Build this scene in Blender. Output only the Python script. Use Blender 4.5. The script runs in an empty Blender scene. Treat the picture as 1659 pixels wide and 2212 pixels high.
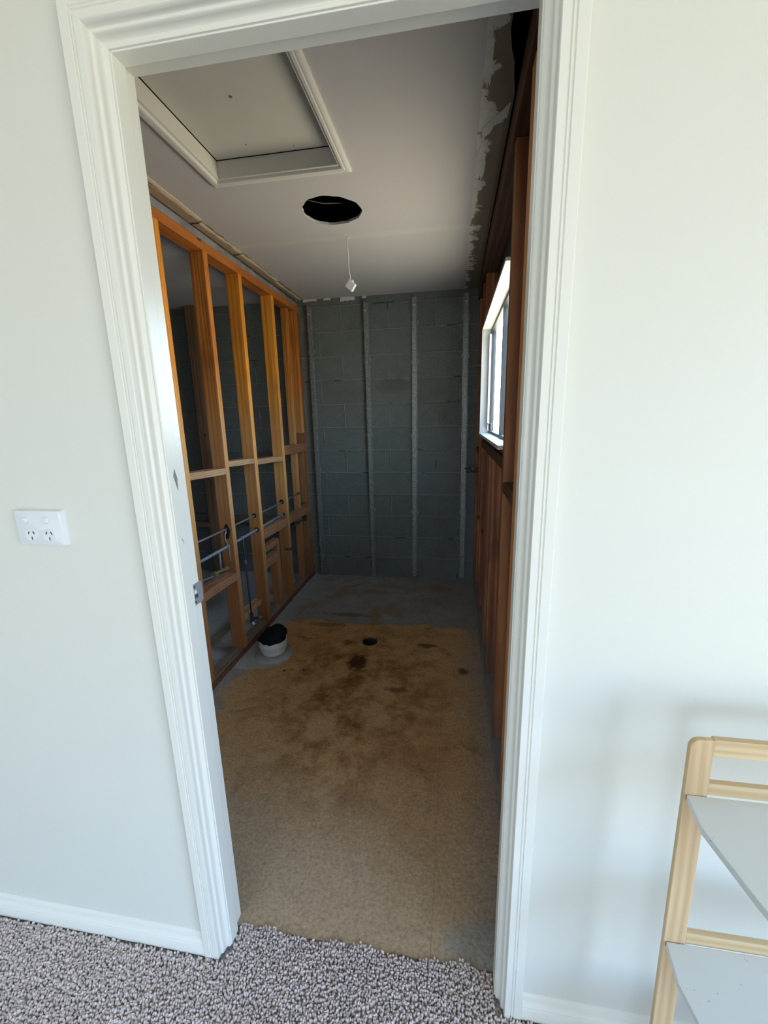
import bpy, bmesh, math, random
import numpy as np
from mathutils import Vector, Matrix
S = bpy.context.scene
C = S.collection
R = random.Random(7)

# ------------------------------------------------------------------ camera
cam_d = bpy.data.cameras.new('camera')
cam = bpy.data.objects.new('camera', cam_d); C.objects.link(cam)
cam_d.sensor_fit = 'HORIZONTAL'; cam_d.sensor_width = 36.0
cam_d.lens = 905.256 * 36.0 / 1659.0
cam_d.clip_start = 0.02; cam_d.clip_end = 200
_f = Vector((-0.16091854, 0.96208582, -0.2202183))
_r = Vector((0.98687053, 0.1599771, -0.02222372))
_u = Vector((-0.01384875, 0.22090316, 0.97519742))
cam.matrix_world = Matrix(((_r.x, _u.x, -_f.x, 0.58426), (_r.y, _u.y, -_f.y, -0.78505), (_r.z, _u.z, -_f.z, 1.41389), (0, 0, 0, 1)))
S.camera = cam

# ------------------------------------------------------------------ light
SKY_UP = (0.46, 0.67, 1.0); SKY_MID = (0.58, 0.60, 0.66); GROUND = (1.0, 0.84, 0.62)
SKY_STRENGTH = 27.0
w = bpy.data.worlds.new('sky'); S.world = w; w.use_nodes = True
nt = w.node_tree; nt.nodes.clear()
o = nt.nodes.new('ShaderNodeOutputWorld'); bg = nt.nodes.new('ShaderNodeBackground')
tc = nt.nodes.new('ShaderNodeTexCoord'); sx = nt.nodes.new('ShaderNodeSeparateXYZ'); cr = nt.nodes.new('ShaderNodeValToRGB')
mr = nt.nodes.new('ShaderNodeMapRange'); mr.inputs['From Min'].default_value = -1; mr.inputs['From Max'].default_value = 1
nt.links.new(tc.outputs['Generated'], sx.inputs[0]); nt.links.new(sx.outputs['Z'], mr.inputs['Value']); nt.links.new(mr.outputs[0], cr.inputs[0])
e = cr.color_ramp.elements; e[0].position = 0.40; e[0].color = (*[c * 0.50 for c in GROUND], 1); e[1].position = 0.70; e[1].color = (*SKY_UP, 1)
m_ = e.new(0.52); m_.color = (*SKY_MID, 1)
nt.links.new(cr.outputs[0], bg.inputs['Color']); bg.inputs['Strength'].default_value = SKY_STRENGTH
nt.links.new(bg.outputs[0], o.inputs[0])

def area(name, loc, direction, sx_, sy_, power, col, portal=False):
    l = bpy.data.lights.new(name, 'AREA'); l.shape = 'RECTANGLE'; l.size = sx_; l.size_y = sy_; l.energy = power; l.color = col
    if portal: l.cycles.is_portal = True
    ob = bpy.data.objects.new(name, l); C.objects.link(ob); ob.location = loc
    ob.rotation_euler = Vector(direction).to_track_quat('-Z', 'Y').to_euler()
    return ob
# daylight enters through the bedroom's windows (right and behind) and the bathroom window
area('portal_bathroom_window', (0.90, 1.55, 1.62), (-1, 0, 0), 1.2, 0.75, 1, (1, 1, 1), True)
area('portal_bedroom_window', (2.66, -2.02, 1.0), (-1, 0, 0), 2.2, 2.0, 1, (1, 1, 1), True)
area('portal_rear_window', (-0.4, -4.33, 1.4), (0, 1, 0), 1.7, 1.3, 1, (1, 1, 1), True)
S.view_settings.view_transform = 'Standard'; S.view_settings.look = 'None'; S.view_settings.gamma = 1
S.view_settings.exposure = 0.12
try: S.view_settings.use_curve_mapping = False
except Exception: pass

# ------------------------------------------------------------------ mesh helpers
def lk(o, parent=None):
    C.objects.link(o)
    if parent is not None:
        o.parent = parent
        o.matrix_parent_inverse = Matrix.Translation(-Vector(parent.location))
    return o
def props(o, label=None, cat=None, group=None, kind=None):
    for k, v in (('label', label), ('category', cat), ('group', group), ('kind', kind)):
        if v: o[k] = v
    return o
def empty(name, loc, label=None, cat=None, group=None, kind=None):
    o = bpy.data.objects.new(name, None); o.empty_display_size = 0.05; o.location = loc; C.objects.link(o)
    return props(o, label, cat, group, kind)
class MB:
    def __init__(s): s.v = []; s.f = []; s.m = []
    def box(s, x0, x1, y0, y1, z0, z1):
        b = len(s.v)
        s.v += [(x0, y0, z0), (x1, y0, z0), (x1, y1, z0), (x0, y1, z0), (x0, y0, z1), (x1, y0, z1), (x1, y1, z1), (x0, y1, z1)]
        s.f += [tuple(b + i for i in q) for q in ((0, 3, 2, 1), (4, 5, 6, 7), (0, 1, 5, 4), (1, 2, 6, 5), (2, 3, 7, 6), (3, 0, 4, 7))]
        return s
    def rings(s, rings, caps=True, closed=False):
        b = len(s.v); n = len(rings[0])
        for r in rings: s.v += [tuple(p) for p in r]
        m = len(rings)
        for i in range(m if closed else m - 1):
            for j in range(n):
                a0 = b + i * n; a1 = b + ((i + 1) % m) * n
                s.f.append((a0 + j, a0 + (j + 1) % n, a1 + (j + 1) % n, a1 + j))
        if caps and not closed:
            s.f.append(tuple(b + j for j in reversed(range(n)))); s.f.append(tuple(b + (m - 1) * n + j for j in range(n)))
        return s
    def prism(s, poly, axis, a, b):
        """poly of 2D points; axis = extrusion axis. x: (y,z), y: (x,z), z: (x,y)"""
        def P(p, t): return {'x': (t, p[0], p[1]), 'y': (p[0], t, p[1]), 'z': (p[0], p[1], t)}[axis]
        return s.rings([[P(p, a) for p in poly], [P(p, b) for p in poly]])
    def tube(s, pts, r, n=10, caps=True):
        pts = [Vector(p) for p in pts]; rs = r if isinstance(r, (list, tuple)) else [r] * len(pts)
        rings = []; prev = None
        for i, p in enumerate(pts):
            d = (pts[min(i + 1, len(pts) - 1)] - pts[max(i - 1, 0)]).normalized()
            if prev is None: prev = d.orthogonal().normalized()
            prev = (prev - d * prev.dot(d)).normalized(); q = d.cross(prev)
            rings.append([p + (prev * math.cos(2 * math.pi * k / n) + q * math.sin(2 * math.pi * k / n)) * rs[i] for k in range(n)])
        return s.rings(rings, caps)
    def lathe(s, prof, c, n=32, axis='z'):
        rings = []
        for r, h in prof:
            ring = []
            for k in range(n):
                a = 2 * math.pi * k / n; u, v = r * math.cos(a), r * math.sin(a)
                ring.append({'z': (c[0] + u, c[1] + v, c[2] + h), 'y': (c[0] + u, c[1] + h, c[2] + v), 'x': (c[0] + h, c[1] + u, c[2] + v)}[axis])
            rings.append(ring)
        return s.rings(rings)
    def build(s, name, mat, parent=None, bevel=0.0, smooth=False, segs=2, kind=None, label=None):
        me = bpy.data.meshes.new(name); me.from_pydata([tuple(v) for v in s.v], [], s.f)
        bm = bmesh.new(); bm.from_mesh(me); bmesh.ops.recalc_face_normals(bm, faces=bm.faces)
        if bevel:
            bmesh.ops.bevel(bm, geom=[e for e in bm.edges if len(e.link_faces) == 2 and e.calc_face_angle(0) > 0.5], offset=bevel, segments=segs, affect='EDGES', clamp_overlap=True, profile=0.5)
        bm.to_mesh(me); bm.free()
        if smooth:
            for p in me.polygons: p.use_smooth = True
            if smooth != 'all':
                try: me.set_sharp_from_angle(angle=math.radians(40))
                except Exception: pass
        me.materials.append(mat)
        o = bpy.data.objects.new(name, me); lk(o, parent)
        return props(o, label=label, kind=kind)
def cut(o, cutters, solver='EXACT'):
    obs = []
    for mb in cutters:
        c = mb.build('cutter', o.data.materials[0]); obs.append(c)
        m = o.modifiers.new('b', 'BOOLEAN'); m.object = c; m.operation = 'DIFFERENCE'; m.solver = solver
    dg = bpy.context.evaluated_depsgraph_get(); dg.update()
    me = bpy.data.meshes.new_from_object(o.evaluated_get(dg)); o.modifiers.clear()
    o.data = me
    for c in obs: bpy.data.objects.remove(c, do_unlink=True)
    return o
def jag(a, b, n, amp, rnd=R):
    """jagged polyline from a to b"""
    a = Vector(a); b = Vector(b); d = b - a; nrm = Vector((-d.y, d.x)).normalized(); out = []; off = 0
    for i in range(n + 1):
        off = 0.6 * off + rnd.uniform(-amp, amp)
        q = a + d * ((i + (rnd.uniform(-.3, .3) if 0 < i < n else 0)) / n) + nrm * off
        out.append((q.x, q.y))
    return out

# ------------------------------------------------------------------ node helpers
class N:
    def __init__(s, name, rough=0.6, spec=0.5, metal=0.0):
        s.m = bpy.data.materials.new(name); s.m.use_nodes = True; s.t = s.m.node_tree
        s.b = s.t.nodes['Principled BSDF']; s.b.inputs['Roughness'].default_value = rough; s.b.inputs['Metallic'].default_value = metal
        s.b.inputs['Specular IOR Level'].default_value = spec
        s._p = None
    def nn(s, k): return s.t.nodes.new(k)
    def put(s, inp, v):
        if isinstance(v, bpy.types.NodeSocket): s.t.links.new(v, inp)
        elif isinstance(v, (tuple, list)): inp.default_value = (*v, 1) if (len(v) == 3 and len(inp.default_value) == 4) else v
        else: inp.default_value = v
    def pos(s):
        if s._p is None: s._p = s.nn('ShaderNodeNewGeometry').outputs['Position']
        return s._p
    def xyz(s):
        n = s.nn('ShaderNodeSeparateXYZ'); s.put(n.inputs[0], s.pos()); return n.outputs
    def math(s, op, a, b=0.0, c=0.0, clamp=False):
        n = s.nn('ShaderNodeMath'); n.operation = op; n.use_clamp = clamp
        s.put(n.inputs[0], a); s.put(n.inputs[1], b); s.put(n.inputs[2], c); return n.outputs[0]
    def vec(s, x, y, z):
        n = s.nn('ShaderNodeCombineXYZ'); s.put(n.inputs[0], x); s.put(n.inputs[1], y); s.put(n.inputs[2], z); return n.outputs[0]
    def map(s, scale=(1, 1, 1), loc=(0, 0, 0), rot=(0, 0, 0), v=None):
        n = s.nn('ShaderNodeMapping'); s.put(n.inputs[0], v if v is not None else s.pos())
        n.inputs['Scale'].default_value = scale; n.inputs['Location'].default_value = loc; n.inputs['Rotation'].default_value = rot
        return n.outputs[0]
    def noise(s, scale, det=4, rough=0.55, v=None, dist=0.0, col=False):
        n = s.nn('ShaderNodeTexNoise'); s.put(n.inputs['Vector'], v if v is not None else s.pos()); n.inputs['Scale'].default_value = scale
        n.inputs['Detail'].default_value = det; n.inputs['Roughness'].default_value = rough; n.inputs['Distortion'].default_value = dist
        return n.outputs[1] if col else n.outputs[0]
    def ramp(s, v, *st):
        n = s.nn('ShaderNodeValToRGB'); s.put(n.inputs[0], v); e = n.color_ramp.elements
        while len(e) < len(st): e.new(0.5)
        for el, (p, c) in zip(e, st): el.position = p; el.color = (*c, 1) if isinstance(c, tuple) else (c, c, c, 1)
        return n.outputs[0]
    def mix(s, f, a, b, mode='MIX'):
        n = s.nn('ShaderNodeMix'); n.data_type = 'RGBA'; n.blend_type = mode; n.clamp_factor = True
        s.put(n.inputs[0], f); s.put(n.inputs[6], a); s.put(n.inputs[7], b); return n.outputs[2]
    def sstep(s, v, a, b):
        n = s.nn('ShaderNodeMapRange'); n.interpolation_type = 'SMOOTHSTEP'; s.put(n.inputs[0], v); s.put(n.inputs[1], a); s.put(n.inputs[2], b); return n.outputs[0]
    def blob(s, x, y, cx, cy, rx, ry, warp=None, wamp=0.0, soft=0.35):
        """1 inside an irregular ellipse, 0 outside"""
        dx = s.math('DIVIDE', s.math('SUBTRACT', x, cx), rx); dy = s.math('DIVIDE', s.math('SUBTRACT', y, cy), ry)
        d = s.math('SQRT', s.math('ADD', s.math('MULTIPLY', dx, dx), s.math('MULTIPLY', dy, dy)))
        if warp is not None: d = s.math('ADD', d, s.math('MULTIPLY', s.math('SUBTRACT', warp, 0.5), wamp))
        return s.sstep(d, 1 + soft, 1 - soft)
    def bump(s, h, strength=0.3, dist=0.01):
        n = s.nn('ShaderNodeBump'); s.put(n.inputs['Height'], h); n.inputs['Strength'].default_value = strength; n.inputs['Distance'].default_value = dist
        s.t.links.new(n.outputs[0], s.b.inputs['Normal']); return s
    def col(s, c): s.put(s.b.inputs['Base Color'], c); return s
    def rough(s, c): s.put(s.b.inputs['Roughness'], c); return s

def flat(name, c, rough=0.6, metal=0.0, spec=0.5, var=0.0, scale=30, bump=0.0):
    n = N(name, rough, spec, metal)
    if var:
        n.col(n.mix(n.noise(scale, 5), tuple(x * (1 - var) for x in c), tuple(min(1, x * (1 + var)) for x in c)))
    else: n.col(c)
    if bump: n.bump(n.noise(scale * 3, 5), bump, 0.002)
    return n.m

# painted walls
n = N('cream wall paint', 0.55, 0.35)
n.col(n.mix(n.noise(2.0, 3), (0.752, 0.747, 0.662), (0.787, 0.782, 0.697))); n.bump(n.noise(160, 4), 0.06, 0.002); M_wall = n.m
n = N('gloss white trim paint', 0.28, 0.5)
n.col((0.84, 0.83, 0.745)); n.rough(.30); M_trim = n.m
n = N('white ceiling paint', 0.8, 0.2)
X = n.xyz()
nz = n.noise(11, 7, 0.65); nzf = n.noise(60, 4)
# right and left margins where the cornice was pulled off: bare brown paper
er = n.math('ADD', 0.652, n.math('MULTIPLY', n.math('SUBTRACT', nz, 0.5), 0.02))
bareR = n.sstep(X[0], er, n.math('ADD', er, 0.004))
torn = n.sstep(n.math('ADD', n.math('SUBTRACT', X[0], 0.668), n.math('MULTIPLY', n.math('SUBTRACT', n.noise(9, 7, 0.7), 0.54), 0.28)), 0.004, -0.004)
el = n.math('ADD', -0.622, n.math('MULTIPLY', n.math('SUBTRACT', nz, 0.5), 0.05))
bareL = n.math('MULTIPLY', n.sstep(X[0], el, n.math('SUBTRACT', el, 0.004)), n.sstep(X[0], -0.765, -0.755))
paint = n.mix(n.noise(3, 4), (0.465, 0.44, 0.455), (0.51, 0.485, 0.50))
paint = n.mix(n.math('MULTIPLY', n.sstep(X[1], 1.70, 1.655), n.sstep(X[1], 1.60, 1.655)), paint, (0.52, 0.505, 0.48))
brown = n.mix(n.noise(14, 5), (0.20, 0.165, 0.115), (0.27, 0.22, 0.16))
white = n.mix(nzf, (0.52, 0.50, 0.46), (0.66, 0.64, 0.59))
rc = n.mix(torn, brown, white)
n.col(n.mix(bareR, n.mix(bareL, paint, n.mix(n.sstep(n.noise(12, 6), .56, .6), brown, (0.42, .35, .25))), rc)); n.bump(nzf, 0.15, 0.002); M_ceil = n.m

# concrete slab
n = N('stained concrete slab', 0.75, 0.3)
X = n.xyz(); big = n.noise(2.2, 6, 0.6); med = n.noise(7, 7, 0.65, dist=0.6); fine = n.noise(90, 5, 0.7)
tan = n.mix(big, (0.47, 0.25, 0.10), (0.63, 0.395, 0.19)); tan = n.mix(n.sstep(med, 0.50, 0.75), tan, (0.22, 0.105, 0.035))
pale = n.mix(med, (0.46, 0.335, 0.215), (0.57, 0.44, 0.30))
tan = n.mix(n.math('MULTIPLY', n.sstep(n.math('ADD', X[1], n.math('MULTIPLY', big, 0.6)), 1.05, 0.45), 0.85), tan, pale)
amber = n.blob(X[0], X[1], 0.10, 1.12, 0.42, 0.62, med, 1.2, 0.6); tan = n.mix(n.math('MULTIPLY', amber, n.sstep(n.noise(6.5, 8, .68, dist=.25), .40, .66)), tan, (0.22, 0.085, 0.018))
grey = n.mix(n.noise(6, 8, .7, dist=.8), (0.17, 0.16, 0.155), (0.40, 0.37, 0.345)); grey = n.mix(n.sstep(n.noise(4, 5, dist=1.2), .5, .66), grey, (0.27, 0.195, 0.125))
far = n.sstep(n.math('ADD', X[1], n.math('MULTIPLY', n.math('SUBTRACT', n.noise(3.5, 7, .6), 0.5), 0.22)), 1.85, 1.875)
c = n.mix(far, tan, grey)
lft = n.sstep(n.math('ADD', X[0], n.math('MULTIPLY', n.math('SUBTRACT', n.noise(3.2, 6, .65), 0.5), 0.45)), -0.50, -0.68)
c = n.mix(n.math('MULTIPLY', lft, 0.9), c, n.mix(med, (0.26, 0.25, 0.235), (0.36, 0.35, 0.33)))
rgt = n.sstep(n.math('ADD', X[0], n.math('MULTIPLY', n.math('SUBTRACT', big, 0.5), 0.3)), 0.60, 0.78)
c = n.mix(n.math('MULTIPLY', rgt, 0.7), c, (0.27, 0.25, 0.22))
wrp = n.noise(22, 6, .65)
for (cx, cy, rx, ry, colr, amt) in ((0.045, 1.385, 0.055, 0.075, (0.060, 0.016, 0.004), .95), (-0.07, 1.60, 0.035, 0.03, (0.09, 0.03, 0.008), .7), (0.43, 1.62, 0.06, 0.025, (0.08, 0.03, 0.01), .8),
                                  (0.655, 1.37, 0.03, 0.03, (0.06, 0.03, 0.015), .8), (0.30, 1.16, 0.055, 0.02, (0.10, 0.04, 0.01), .7), (-0.15, 1.98, 0.14, 0.03, (0.07, .045, .03), .5), (0.05, 2.55, 0.16, 0.05, (.26, .20, .12), .8), (-.07, 2.42, .09, .05, (.24, .19, .12), .8),
                                  (-0.26, 1.82, 0.12, 0.03, (0.10, .06, .03), .6), (-0.36, 1.25, 0.008, 0.008, (.05, .02, .01), 1), (-.25, 1.27, .007, .007, (.05, .02, .01), 1)):
    c = n.mix(n.math('MULTIPLY', n.blob(X[0], X[1], cx, cy, rx, ry, wrp, 2.4 if rx > .01 else 0, 0.45), amt), c, colr)
crk = n.math('ABSOLUTE', n.math('SUBTRACT', n.math('ADD', X[0], n.math('MULTIPLY', n.math('SUBTRACT', n.noise(3, 3), .5), .012)), 0.544))
c = n.mix(n.math('MULTIPLY', n.math('MULTIPLY', n.sstep(crk, .0022, .0008), n.sstep(X[1], 1.35, 1.2)), .28), c, (.14, .10, .065))
# pale cement haunch round the waste pipe
pw = n.blob(X[0], X[1], -0.57, 1.35, 0.16, 0.115, n.noise(6, 5), 1.1, 0.08)
c = n.mix(pw, c, n.mix(med, (0.36, 0.36, 0.34), (0.48, 0.48, 0.46)))
c = n.mix(n.math('MULTIPLY', n.blob(X[0], X[1], 0.67, 0.09, .09, .06, med, .6, .4), .8), c, (0.36, 0.36, 0.33))
c = n.mix(n.math('MULTIPLY', n.blob(X[0], X[1], -0.92, 1.35, .12, .07, med, .9, .3), .7), c, (0.46, 0.47, 0.48))
c = n.mix(n.math('MULTIPLY', n.sstep(n.noise(210, 2), .665, .70), .7), c, (0.62, 0.54, 0.42))
c = n.mix(1.0, c, n.ramp(fine, (.28, .62), (.5, 1.0), (.75, 1.30)), 'MULTIPLY')
c = n.mix(1.0, c, n.ramp(n.noise(24, 8, .75, dist=.8), (.3, .86), (.5, 1.0), (.7, 1.10)), 'MULTIPLY')
n.col(c); n.bump(n.math('ADD', n.math('MULTIPLY', fine, 0.5), med), 0.35, 0.006); n.rough(n.ramp(med, (0, .55), (1, .85))); M_slab = n.m

# concrete blocks, world x / z
def block_mat(name, ux, off=0.0):
    n = N(name, 0.92, 0.15); X = n.xyz()
    u = X[0] if ux == 'x' else X[1]
    wob = n.math('MULTIPLY', n.math('SUBTRACT', n.noise(5, 3), 0.5), 0.012)
    v = n.vec(n.math('ADD', n.math('ADD', u, off), wob), n.math('ADD', n.math('SUBTRACT', X[2], 0.183 - 0.192), wob), 0)
    b = n.nn('ShaderNodeTexBrick'); n.put(b.inputs['Vector'], v); b.inputs['Scale'].default_value = 1
    b.inputs['Brick Width'].default_value = 0.384; b.inputs['Row Height'].default_value = 0.192; b.inputs['Mortar Size'].default_value = 0.006; b.inputs['Mortar Smooth'].default_value = 0.6
    b.inputs['Bias'].default_value = 0.0
    b.inputs['Color1'].default_value = (0.118, 0.132, 0.125, 1); b.inputs['Color2'].default_value = (0.155, 0.165, 0.152, 1); b.inputs['Mortar'].default_value = (0.29, 0.30, 0.275, 1)
    g = n.noise(140, 4, .7); g2 = n.noise(9, 6, .6)
    c = n.mix(0.55, b.outputs['Color'], n.mix(g2, (0.10, 0.112, 0.108), (0.19, 0.195, 0.175)))
    c = n.mix(n.math('MULTIPLY', n.sstep(g, .5, .75), .5), c, (0.26, 0.265, 0.245)); c = n.mix(n.math('MULTIPLY', n.sstep(g, .42, .3), .6), c, (0.045, 0.05, 0.05))
    gap = n.math('MULTIPLY', b.outputs['Fac'], n.sstep(n.noise(4.5, 3), .60, .66)); c = n.mix(n.math('MULTIPLY', gap, .8), c, (0.03, 0.035, 0.035))
    c = n.mix(n.math('MULTIPLY', n.blob(X[0], X[2], 0.10, 1.66, .12, .06, g2, 1.6, .4), .3), c, (0.05, 0.05, 0.045))
    n.col(c)
    n.bump(n.math('ADD', n.math('ADD', n.math('MULTIPLY', g, 0.6), n.math('MULTIPLY', n.noise(30, 4), .6)), n.math('MULTIPLY', b.outputs['Fac'], 1.1)), 0.9, 0.006)
    return n.m
M_block = block_mat('grey concrete block', 'x', 0.326 - 0.384 * 3); M_block_side = block_mat('grey concrete block return', 'y')

def timber(name, axis, c0, c1, c2, seed=0.0, fade=None, grain=1.0, knots=True, rough=0.62):
    """long grain along axis; fade: list of (height, colour, factor) bands of weathering on the wood itself"""
    n = N(name, rough, 0.35)
    st = {'x': (.07, 1, 1), 'y': (1, .07, 1), 'z': (1, 1, .07)}[axis]
    v = n.map(tuple(s * 1.0 for s in st), (seed, seed * 1.7, seed * 2.3))
    wv = n.nn('ShaderNodeTexWave'); wv.wave_type = 'RINGS'; wv.rings_direction = axis.upper(); n.put(wv.inputs['Vector'], n.map(tuple(s for s in {'x': (.05, 1, 1), 'y': (1, .05, 1), 'z': (1, 1, .05)}[axis]), (seed + 0.13, seed + .21, seed * 2.3 + .05)))
    wv.inputs['Scale'].default_value = 26 * grain; wv.inputs['Distortion'].default_value = 5.5; wv.inputs['Detail'].default_value = 3; wv.inputs['Detail Scale'].default_value = 1.4
    f = n.math('ADD', n.math('MULTIPLY', wv.outputs['Fac'], 0.38), n.math('MULTIPLY', n.noise(55, 5, .6, v=v), 0.62))
    c = n.ramp(f, (0.12, c0), (0.5, c1), (0.85, c2))
    c = n.mix(n.math('MULTIPLY', n.sstep(n.noise(2.3, 5, dist=.5), .46, .7), .6), c, c0)
    if knots:
        vo = n.nn('ShaderNodeTexVoronoi'); vo.inputs['Scale'].default_value = 7.5
        n.put(vo.inputs['Vector'], n.map({'x': (.5, 1, 1), 'y': (1, .5, 1), 'z': (1, 1, .5)}[axis], (seed * 3, seed, seed)))
        c = n.mix(n.sstep(vo.outputs['Distance'], .085, .045), c, tuple(x * .30 for x in c0))
    z = n.xyz()[2]
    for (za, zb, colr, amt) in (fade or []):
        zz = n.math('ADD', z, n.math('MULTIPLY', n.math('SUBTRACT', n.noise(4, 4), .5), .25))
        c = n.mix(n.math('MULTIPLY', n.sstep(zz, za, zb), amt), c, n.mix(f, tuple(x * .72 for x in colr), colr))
    n.col(c); n.bump(f, 0.25, 0.002); return n.m
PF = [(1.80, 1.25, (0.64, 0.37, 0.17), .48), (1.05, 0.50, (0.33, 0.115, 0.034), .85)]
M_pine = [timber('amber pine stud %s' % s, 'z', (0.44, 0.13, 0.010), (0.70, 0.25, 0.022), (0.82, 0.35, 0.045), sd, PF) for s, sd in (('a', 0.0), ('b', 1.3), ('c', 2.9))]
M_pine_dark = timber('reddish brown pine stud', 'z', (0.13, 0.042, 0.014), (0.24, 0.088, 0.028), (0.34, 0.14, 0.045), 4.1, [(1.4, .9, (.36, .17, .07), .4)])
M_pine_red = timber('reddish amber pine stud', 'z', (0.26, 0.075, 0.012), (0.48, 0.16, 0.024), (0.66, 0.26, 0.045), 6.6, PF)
M_pine_y = timber('pine plate', 'y', (0.28, 0.07, 0.012), (0.42, 0.13, 0.022), (0.50, 0.19, 0.04), 0.7)
M_plate_low = timber('weathered bottom plate', 'y', (0.14, 0.095, 0.065), (0.22, 0.155, 0.11), (0.28, 0.21, 0.16), 2.7, knots=False)
n = N('reddish plate edge', .8); M_rededge = timber('red stained plate edge', 'y', (0.10, 0.03, 0.015), (0.17, 0.06, 0.03), (0.2, 0.09, 0.05), 1.9, knots=False)
M_nog = timber('dusty pine nogging', 'y', (0.28, 0.12, 0.05), (0.42, 0.22, 0.10), (0.52, 0.31, 0.16), 1.1)
M_nog_d = timber('brown pine nogging', 'y', (0.16, 0.055, 0.02), (0.27, 0.11, 0.045), (0.36, 0.17, 0.08), 3.3)
HF = [(0.35, 0.1, (.16, .09, .07), .5)]
M_hard = [timber('dark brown hardwood stud %s' % s, 'z', (0.10, 0.030, 0.012), (0.26, 0.092, 0.034), (0.42, 0.175, 0.065), sd, HF, grain=(.22 if s == 'a' else .5), knots=(s != 'a')) for s, sd in (('a', 5.0), ('b', 6.2), ('c', 8.1))]
M_hard_edge = timber('orange brown hardwood', 'z', (0.42, 0.15, 0.045), (0.70, 0.30, 0.10), (0.80, 0.40, 0.15), 9.3, HF)
M_hard_y = timber('dark hardwood plate', 'y', (0.055, 0.024, 0.013), (0.10, 0.045, 0.023), (0.15, 0.07, 0.035), 7.7, knots=False)
M_nog_dz = timber('brown split pine', 'z', (0.16, 0.055, 0.02), (0.27, 0.11, 0.045), (0.36, 0.17, 0.08), 2.3)
M_bamboo = timber('pale bamboo', 'z', (0.50, 0.33, 0.17), (0.62, 0.43, 0.235), (0.70, 0.51, 0.30), 0.4, knots=False, rough=.45, grain=.8)
M_bamboo_x = timber('pale bamboo rail', 'x', (0.52, 0.35, 0.18), (0.64, 0.46, 0.25), (0.72, 0.55, 0.33), 0.9, knots=False, rough=.45, grain=.8)

n = N('galvanised steel', 0.42, .5, 0.55); vo = n.nn('ShaderNodeTexVoronoi'); vo.inputs['Scale'].default_value = 150; n.put(vo.inputs['Vector'], n.pos())
n.col(n.mix(vo.outputs['Color'], (0.13, 0.14, 0.135), (0.36, 0.37, 0.355))); n.rough(n.ramp(vo.outputs['Distance'], (0, .35), (1, .6))); M_galv = n.m
M_zinc = flat('zinc plated steel', (0.62, 0.66, 0.72), 0.3, 0.6)
M_copper = flat('dull tarnished copper', (0.16, 0.13, 0.115), 0.5, 0.35, var=.3, scale=20)
M_lag = flat('grey foam lagged pipe', (0.15, 0.15, 0.165), 0.7, 0.0, var=.2, scale=25)
M_pipe_dark = flat('dark blackened copper', (0.05, 0.042, 0.04), 0.5, 0.4, var=.3)
M_brass = flat('dull brass', (0.30, 0.24, 0.14), 0.4, 0.7, var=.2)
M_char = flat('scorched wood', (0.010, 0.009, 0.008), 0.9)
M_dark = flat('dark void', (0.016, 0.030, 0.038), 0.95)
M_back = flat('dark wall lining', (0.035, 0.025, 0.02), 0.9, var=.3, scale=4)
M_grey = flat('bare grey plaster', (0.22, 0.235, 0.25), 0.85, var=.12, scale=5, bump=.3)
M_strip = flat('grey paper faced plaster edge', (0.20, 0.21, 0.235), 0.9, var=.75, scale=9, bump=.4)
M_paper = flat('torn brown lining paper', (0.33, 0.235, 0.165), 0.9, var=.2, scale=18, bump=.1)
M_paper_l = flat('pale torn lining paper', (0.66, 0.56, 0.42), 0.9, var=.2, scale=25, bump=.1)
M_plaster = flat('chalky white plaster', (0.60, 0.58, 0.54), 0.95, var=.25, scale=40, bump=.6)
M_plastic = flat('glossy white plastic', (0.80, 0.82, 0.82), 0.22)
M_slot = flat('dark slot', (0.06, 0.06, 0.06), 0.7)
M_pvc = flat('dusty white pvc', (0.62, 0.60, 0.54), 0.5, var=.12, scale=30)
M_cement = flat('pale cement collar', (0.36, 0.36, 0.34), 0.9, var=.2, scale=30, bump=.5)
M_bag = flat('black plastic bag', (0.006, 0.0065, 0.008), 0.75, spec=.15)
M_cable = flat('white plastic cable', (0.62, 0.61, 0.56), 0.45)
M_winframe = flat('dark anodised frame', (0.035, 0.04, 0.05), 0.4, 0.3)
M_winpaint = flat('white window reveal paint', (0.50, 0.485, 0.47), 0.5, var=.04, scale=8)
M_blind = flat('cream sash stile', (0.80, 0.72, 0.66), 0.5)
n = N('white speckled shelf', .4); s_ = n.noise(75, 2)
n.col(n.mix(n.sstep(s_, .70, .76), (0.70, 0.72, 0.70), (0.36, 0.37, 0.36))); M_shelf = n.m
# thin clear pane
mg = bpy.data.materials.new('window glass'); mg.use_nodes = True; t = mg.node_tree; t.nodes.clear()
oo = t.nodes.new('ShaderNodeOutputMaterial'); mx = t.nodes.new('ShaderNodeMixShader'); tr = t.nodes.new('ShaderNodeBsdfTransparent'); gl = t.nodes.new('ShaderNodeBsdfGlossy')
tr.inputs[0].default_value = (0.78, 0.83, 0.83, 1); gl.inputs['Roughness'].default_value = 0.02; mx.inputs[0].default_value = 0.06
t.links.new(tr.outputs[0], mx.inputs[1]); t.links.new(gl.outputs[0], mx.inputs[2]); t.links.new(mx.outputs[0], oo.inputs[0]); M_glass = mg
M_glass_dim = mg.copy(); M_glass_dim.name = 'daylight dimming glass'  # added tint cuts the daylight coming through the unseen bedroom panes
for q in M_glass_dim.node_tree.nodes:
    if q.type == 'BSDF_TRANSPARENT': q.inputs[0].default_value = (0.645, 0.685, 0.72, 1)
# carpet
n = N('grey beige carpet', .95, .1); k1 = n.noise(170, 3); k2 = n.noise(40, 3)
n.col(n.mix(n.sstep(k1, .35, .68), (0.20, 0.185, 0.18), n.mix(k2, (0.50, 0.46, 0.45), (0.60, 0.56, 0.54)))); n.bump(k1, .6, .004); M_carpet = n.m

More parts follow.
